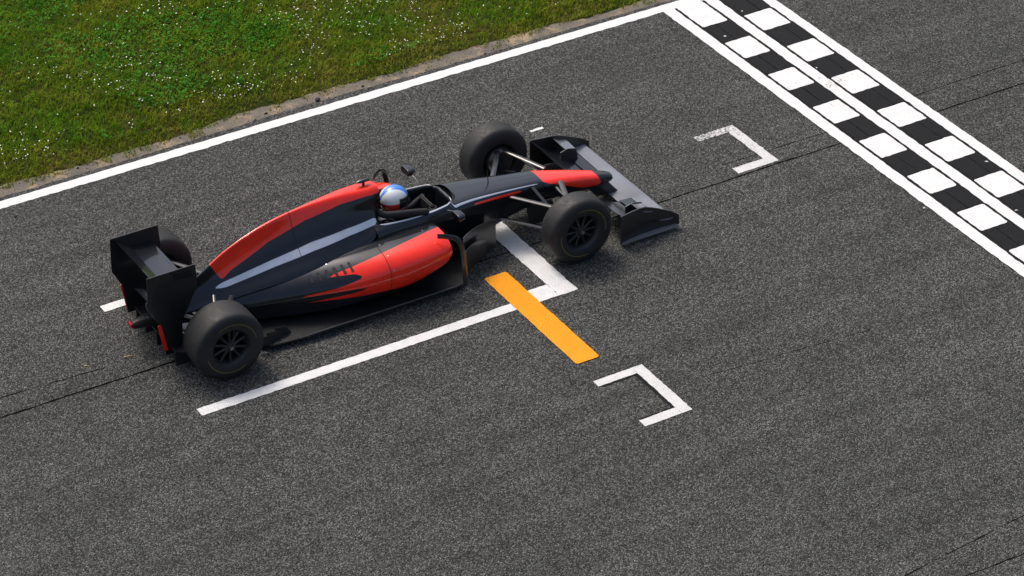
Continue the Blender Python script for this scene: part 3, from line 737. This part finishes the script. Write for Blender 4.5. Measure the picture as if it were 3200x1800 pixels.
# the tail of the car is stretched a little: every part behind the cockpit follows the longer wheelbase
def stretch(o):
    if o.type == 'MESH' and o.location.length < 1e-6:
        n_ = len(o.data.vertices); co = np.empty(n_*3, np.float32); o.data.vertices.foreach_get('co', co); co = co.reshape(-1,3)
        k_ = co[:,0] < -.5; co[k_,0] = -.5+(co[k_,0]+.5)*1.069; o.data.vertices.foreach_set('co', co.ravel()); o.data.update()
for o in car.children:
    if o.name.startswith('wheel'): continue
    stretch(o)
    for q in o.children: stretch(q)
    if o.name.startswith('exhaust'): o.location.x -= .10
# ------------------------------------------------------------------ driver
drv = empty('person', (.075,-.01,.004)); tag(drv, 'driver in dark overalls and a blue white and red helmet sitting in the cockpit', 'person')
J = {'pel':(.02,0,.20),'wst':(.04,0,.34),'chs':(.10,0,.50),'nck':(.19,0,.60),'hd':(.25,0,.66)}
vt = []; ed = []; rd = []
def jn(p, r_): vt.append(p); rd.append(r_); return len(vt)-1
pel = jn((.06,0,.20), .13); wst = jn((.10,0,.32), .12); chs = jn((.13,0,.46), .135); nck = jn((.20,0,.575), .062); hd = jn((.26,0,.64), .07)
ed += [(pel,wst),(wst,chs),(chs,nck),(nck,hd)]
for sd in (1, -1):
    sh = jn((.15,sd*.145,.51), .068); el = jn((.34,sd*.185,.40), .045); wr = jn((.545,sd*.125,.50), .030); ha = jn((.60,sd*.125,.535), .036)
    ed += [(chs,sh),(sh,el),(el,wr),(wr,ha)]
    for q in range(4):
        f1 = jn((.655,sd*(.135),.515+.022*q), .0105); f2 = jn((.66,sd*.108,.513+.022*q), .009); f3 = jn((.635,sd*.098,.512+.022*q), .008)
        ed += [(ha,f1),(f1,f2),(f2,f3)]
    th = jn((.61,sd*.10,.572), .011); t2 = jn((.60,sd*.085,.575), .009); ed += [(ha,th),(th,t2)]
    hp = jn((.14,sd*.09,.18), .085); kn = jn((.62,sd*.10,.33), .062); an = jn((1.05,sd*.07,.26), .045); to = jn((1.12,sd*.07,.36), .035)
    ed += [(pel,hp),(hp,kn),(kn,an),(an,to)]
me = bpy.data.meshes.new('driver_body'); me.from_pydata(vt, ed, []); bo = bpy.data.objects.new('body', me); COL.objects.link(bo); bo.parent = drv
sk = bo.modifiers.new('skin', 'SKIN')
for i, r_ in enumerate(rd): me.skin_vertices[0].data[i].radius = (r_, r_)
me.skin_vertices[0].data[pel].use_root = True
sb = bo.modifiers.new('sub', 'SUBSURF'); sb.levels = 1; sb.render_levels = 2
M_SUIT = plain('race_overalls', (.012,.013,.017), .85, grain=.2); 
me.materials.append(M_SUIT)
# helmet: shaped shell with chin bar; visor is its sub-part
def helmet_mat():
    m_, t, p = mat('helmet_paint'); tc = N(t, 'ShaderNodeTexCoord'); sp = N(t, 'ShaderNodeSeparateXYZ'); t.links.new(tc.outputs['Object'], sp.inputs[0])
    z = sp.outputs[2]; ax = math_(t, 'ABSOLUTE', sp.outputs[1])
    rz = ramp(t, [(0,(.70,.045,.018)), (.52,(.72,.70,.68)), (.70,(.72,.74,.76))], 'CONSTANT')
    hz = math_(t, 'ADD', math_(t, 'MULTIPLY', math_(t, 'ADD', z, math_(t, 'MULTIPLY', sp.outputs[0], -.12)), 3.4), .5); t.links.new(hz, rz.inputs[0])
    band = math_(t, 'MULTIPLY', math_(t, 'LESS_THAN', ax, math_(t, 'ADD', .052, math_(t, 'MULTIPLY', sp.outputs[0], .30))), math_(t, 'GREATER_THAN', z, .02))
    c = mixc(t, band, rz.outputs[0], (.03,.20,.66))
    t.links.new(c, p.inputs['Base Color']); p.inputs['Roughness'].default_value = .3; p.inputs['Coat Weight'].default_value = 1; return m_
def hshape(u, vv_, off=0.0):
    """u azimuth (0 = front), vv_ elevation"""
    cx, cy, cz = .142, .122, .132
    ce, se = math.cos(vv_), math.sin(vv_); d = Vector((cx*ce*math.cos(u), cy*ce*math.sin(u), cz*se))
    fr = max(0, math.cos(u))*max(0, -se*1.2+.1)*ce
    d.x += .05*fr; 
    if se < -.75: d.z = -cz*.75-(se+.75)*-.02
    d.z = max(d.z, -.115)
    nrm = d.normalized(); return d+nrm*off
v = []; f = []; NU_, NV = 40, 24
for j in range(NV+1):
    for i in range(NU_): v.append(hshape(2*math.pi*i/NU_, -math.pi/2+math.pi*j/NV))
for j in range(NV):
    for i in range(NU_): f.append((j*NU_+i, j*NU_+(i+1) % NU_, (j+1)*NU_+(i+1) % NU_, (j+1)*NU_+i))
hel = mesh_obj('helmet', v, f, helmet_mat(), drv); auto_smooth(recalc(hel), 60); hel.location = (.285,0,.725); hel.rotation_euler = (0, math.radians(4), 0)
v = []; f = []; A_, C_ = 21, 7
for j in range(C_):
    for i in range(A_): v.append(hshape(math.radians(-92+184*i/(A_-1)), math.radians(-22+44*j/(C_-1)), .004))
for j in range(C_-1):
    for i in range(A_-1): f.append((j*A_+i, j*A_+i+1, (j+1)*A_+i+1, (j+1)*A_+i))
M_VIS = plain('dark_visor', (.01,.012,.015), .08, coat=1, coat_rough=.02)
vi = mesh_obj('visor', v, f, M_VIS, hel); auto_smooth(recalc(vi), 60)

# ------------------------------------------------------------------ grass, clover, daisies
def make_leaf(name, stops, rough=.6, trans=.25):
    m_, t, p = mat(name)
    a = N(t, 'ShaderNodeAttribute', attribute_name='paint')
    geo = N(t, 'ShaderNodeNewGeometry')
    pn = noise(t, geo.outputs['Position'], 1.3, 5, .68)
    k = math_(t, 'ADD', math_(t, 'MULTIPLY', a.outputs['Fac'], .45), math_(t, 'MULTIPLY', math_(t, 'SUBTRACT', math_(t, 'MULTIPLY', pn, 2.6), .8), .6))
    rp = ramp(t, stops); t.links.new(k, rp.inputs[0])
    cl = ramp(t, [(.32,(.50,.55,.5)), (.62,(1.05,1.05,1.05))]); t.links.new(noise(t, geo.outputs['Position'], 7.5, 3, .6), cl.inputs[0])
    gc = mixc(t, 1.0, rp.outputs[0], cl.outputs[0], 'MULTIPLY'); t.links.new(gc, p.inputs['Base Color'])
    p.inputs['Roughness'].default_value = rough; p.inputs['Specular IOR Level'].default_value = .08
    tr = N(t, 'ShaderNodeBsdfTranslucent'); t.links.new(gc, tr.inputs[0]); ms = N(t, 'ShaderNodeMixShader'); ms.inputs[0].default_value = trans
    out = t.nodes['Material Output']; t.links.new(p.outputs[0], ms.inputs[1]); t.links.new(tr.outputs[0], ms.inputs[2]); t.links.new(ms.outputs[0], out.inputs[0])
    return m_
M_GRASS = make_leaf('grass_blades', [(0,(.050,.200,.006)), (.3,(.100,.260,.008)), (.55,(.190,.275,.010)), (.8,(.27,.27,.022)), (1,(.40,.33,.09))])
M_CLOV = make_leaf('clover_leaves', [(0,(.024,.15,.006)), (.5,(.045,.21,.009)), (1,(.10,.26,.015))])
M_PETAL = plain('daisy_petals', (.78,.78,.70), .7)
def vnoise(x, y, sc_, seed):
    """cheap smooth value noise"""
    r_ = np.random.default_rng(seed); G = r_.random((128,128)); x = x*sc_; y = y*sc_
    xi = np.floor(x).astype(int); yi = np.floor(y).astype(int); fx = x-xi; fy = y-yi; fx = fx*fx*(3-2*fx); fy = fy*fy*(3-2*fy)
    g_ = lambda a, b_: G[a % 128, b_ % 128]
    return (g_(xi,yi)*(1-fx)+g_(xi+1,yi)*fx)*(1-fy)+(g_(xi,yi+1)*(1-fx)+g_(xi+1,yi+1)*fx)*fy
def gedge(x): return EA + .215 + .03*np.sin(x*.8+.6) + .03*np.sin(x*2.3) + .02*np.sin(x*5.1)
def fast_mesh(name, verts, loops, nper, mt, attr):
    me = bpy.data.meshes.new(name); nf = len(loops)//nper
    me.vertices.add(len(verts)); me.vertices.foreach_set('co', verts.astype(np.float32).ravel())
    me.loops.add(len(loops)); me.loops.foreach_set('vertex_index', loops.astype(np.int32))
    me.polygons.add(nf); me.polygons.foreach_set('loop_start', np.arange(0, len(loops), nper, dtype=np.int32))
    try: me.polygons.foreach_set('loop_total', np.full(nf, nper, dtype=np.int32))
    except Exception: pass
    a = me.attributes.new('paint', 'FLOAT', 'POINT'); a.data.foreach_set('value', attr.astype(np.float32))
    me.update(); me.validate(); me.materials.append(mt)
    o = bpy.data.objects.new(name, me); COL.objects.link(o); return o
# field limits: what the camera sees plus a margin
def blades(n, X0, X1, depth):
    x = rng.uniform(X0, X1, n); d = rng.uniform(0, 1, n)*(depth+.1)-.1
    y = gedge(x)+d
    ragged = vnoise(x, y, 6, 3)*.16+vnoise(x, y, 20, 4)*.08
    keep = (d > ragged-.10) | ((vnoise(x, y, 9, 41) > .78) & (d > -.1))
    thin = vnoise(x, y, 1.6, 5)*.6+vnoise(x, y, 8, 6)*.4; keep &= rng.random(n) < np.clip(.35+1.3*thin, 0, 1)
    return x[keep], y[keep], d[keep]
x, y, d = blades(330000, -11.5, 5.5, 6.2)
n = len(x); z = soil_z(x, y)*np.clip(d/.9, 0, 1)-.010*np.clip(1-d/.3, 0, 1)
clump = vnoise(x, y, 2.5, 8)*.5+vnoise(x, y, 9, 9)*.6; L = (.018+.055*clump+rng.random(n)*.03)*np.clip(.55+d*1.2, .5, 1); wd = rng.uniform(.0024, .0058, n)
az = rng.uniform(0, 2*np.pi, n); lean = rng.uniform(.25, 1.25, n)
dx, dy = np.cos(az), np.sin(az); hx, hy = -dy*wd, dx*wd
V = np.empty((n, 5, 3)); zz = z-.004
V[:,0] = np.stack([x-hx, y-hy, zz], 1); V[:,1] = np.stack([x+hx, y+hy, zz], 1)
mx, my, mz = x+dx*L*.45*np.sin(lean*.5), y+dy*L*.45*np.sin(lean*.5), z+L*.55*np.cos(lean*.5)
V[:,2] = np.stack([mx+hx*.8, my+hy*.8, mz], 1); V[:,3] = np.stack([mx-hx*.8, my-hy*.8, mz], 1)
V[:,4] = np.stack([x+dx*L*np.sin(lean), y+dy*L*np.sin(lean), z+L*(.35+.65*np.cos(lean))], 1)
base = np.arange(n)[:,None]*5
T = np.concatenate([base+np.array([[0,1,2]]), base+np.array([[0,2,3]]), base+np.array([[3,2,4]])], 1).ravel()
edge_dry = np.clip(1-d/.7, 0, 1)*.55
att = np.repeat(np.clip(rng.random(n)*.9+edge_dry, 0, 1.6), 5)
tag(fast_mesh('grass', V.reshape(-1,3), T, 3, M_GRASS, att), 'short uneven green and straw coloured grass beside the track', 'grass', kind='stuff')
# clover patches: rounded leaflets lying flat in dark green islands
nC = 90000; x = rng.uniform(-11.5, 5.5, nC); d = rng.uniform(.25, 6.2, nC); y = gedge(x)+d
cx_, cy_ = gp(520, 140); rot = .25; px_, py_ = x-cx_, y-cy_; el = ((px_*math.cos(rot)-py_*math.sin(rot))/1.25)**2+((px_*math.sin(rot)+py_*math.cos(rot))/.62)**2+(vnoise(x, y, 4, 31)-.5)*.9
pt = vnoise(x*.7+y*.35, y-.3*x, .75, 12); keep = (pt > .72) | (vnoise(x, y, 3.1, 13) > .86) | (el < 1)
x, y, d = x[keep], y[keep], d[keep]; n = len(x); z = soil_z(x, y)+rng.uniform(.018, .055, n)
r_ = rng.uniform(.007, .016, n); tx, ty = rng.normal(0, .4, n), rng.normal(0, .35, n); a0 = rng.uniform(0, 6.28, n)
V = np.empty((n, 6, 3))
for k in range(6):
    a = a0+k*np.pi/3; ex, ey = r_*np.cos(a)*(1 if k % 3 else .8), r_*np.sin(a)
    V[:,k] = np.stack([x+ex, y+ey, z+ex*tx+ey*ty], 1)
loops = (np.arange(n)[:,None]*6+np.arange(6)[None]).ravel()
tag(fast_mesh('clover', V.reshape(-1,3), loops, 6, M_CLOV, np.repeat(rng.random(n), 6)), 'dark green clover leaves in patches among the grass', 'clover', kind='stuff')
# daisies
nD = 24000; x = rng.uniform(-11.5, 5.5, nD); d = rng.uniform(.2, 6.2, nD); y = gedge(x)+d
dn = vnoise(x, y, 1.1, 21)*.5+vnoise(x, y, 4.5, 22)*.5; keep = rng.random(nD) < np.clip((dn-.44)*2.2, 0.02, .7)
x, y = x[keep], y[keep]; n = len(x); z = soil_z(x, y)+rng.uniform(.035, .07, n); r_ = rng.uniform(.004, .0078, n); a0 = rng.uniform(0, 6.28, n)
tx, ty = rng.normal(0, .3, n), rng.normal(-.1, .3, n); V = np.empty((n, 8, 3))
for k in range(8):
    a = a0+k*np.pi/4; ex, ey = r_*np.cos(a), r_*np.sin(a); V[:,k] = np.stack([x+ex, y+ey, z+ex*tx+ey*ty], 1)
loops = (np.arange(n)[:,None]*8+np.arange(8)[None]).ravel()
tag(fast_mesh('daisies', V.reshape(-1,3), loops, 8, M_PETAL, np.zeros(n*8)), 'tiny white daisies scattered through the grass', 'daisies', kind='stuff')

# ------------------------------------------------------------------ small litter
def lump(name, U, V_, size, mt, label, cat, z0=0.0, sq=(1,1,.6), seed=1):
    import bmesh
    bm = bmesh.new(); bmesh.ops.create_icosphere(bm, subdivisions=2, radius=size); rg = random.Random(seed)
    for q in bm.verts:
        k = 1+rg.uniform(-.22,.22); q.co = Vector((q.co.x*sq[0]*k, q.co.y*sq[1]*k, q.co.z*sq[2]*k))
    me = bpy.data.meshes.new(name); bm.to_mesh(me); bm.free(); me.materials.append(mt)
    me.polygons.foreach_set('use_smooth', [True]*len(me.polygons))
    o = bpy.data.objects.new(name, me); COL.objects.link(o); x_, y_ = gp(U, V_); o.location = (x_, y_, z0+size*sq[2]*.75)
    o.rotation_euler.z = rg.uniform(0, 6); return tag(o, label, cat)
M_PEB = plain('pale_stone', (.62,.62,.60), .8, grain=.15); M_RUB = plain('shed_rubber', (.010,.010,.010), .8, grain=.2); M_STRAW = plain('dry_straw', (.55,.38,.16), .8, grain=.2)
lump('rubber_lump', 992, 314, .032, M_RUB, 'black rubber lump lying on the dusty strip beside the edge line', 'debris', 0.0, (1.1,.8,.5), 3)
lump('rubber_scrap', 49, 677, .018, M_RUB, 'small black rubber scrap on the asphalt below the edge line', 'debris', 0, (1.1,.7,.4), 4)
lump('pebble', 2266, 117, .013, M_PEB, 'white pebble on the first black square of the near chequer row', 'pebble', .0065, (1.3,.8,.6), 5)
lump('pebble', 2319, 38, .010, M_PEB, 'white pebble on the first black square of the far chequer row', 'pebble', .0065, (1,1,.7), 6)
lump('pebble', 2552, 215, .010, M_PEB, 'white pebble on a black square midway along the far chequer row', 'pebble', .0065, (1,1,.7), 7)
lump('pebble', 2888, 652, .012, M_PEB, 'white pebble on asphalt beside the near stripe of the start line', 'pebble', 0, (1,.8,.7), 8)
lump('pebble', 3083, 508, .012, M_PEB, 'pale pebble at the edge of the far chequer row by the right border', 'pebble', .0065, (1.6,.7,.5), 9)
lump('pebble', 3176, 660, .011, M_PEB, 'rightmost white pebble lying on a black square of the start line', 'pebble', .0065, (1.5,.7,.5), 10)
def straw(name, p0, p1, rad, label):
    a, c = gp(*p0), gp(*p1); b = B(); mid = ((a[0]+c[0])/2, (a[1]+c[1])/2, .007)
    b.tube([(a[0],a[1],.005), mid, (c[0],c[1],.005)], rad, 6); return tag(b.build(name, M_STRAW, None, smooth=60), label, 'straw')
straw('straw_stalk', (388,1117), (412,1113), .0035, 'dry straw stalk on the asphalt behind the racing car')
straw('straw_stalk', (262,1146), (272,1143), .004, 'tiny straw bit on the asphalt left of the longer stalk')
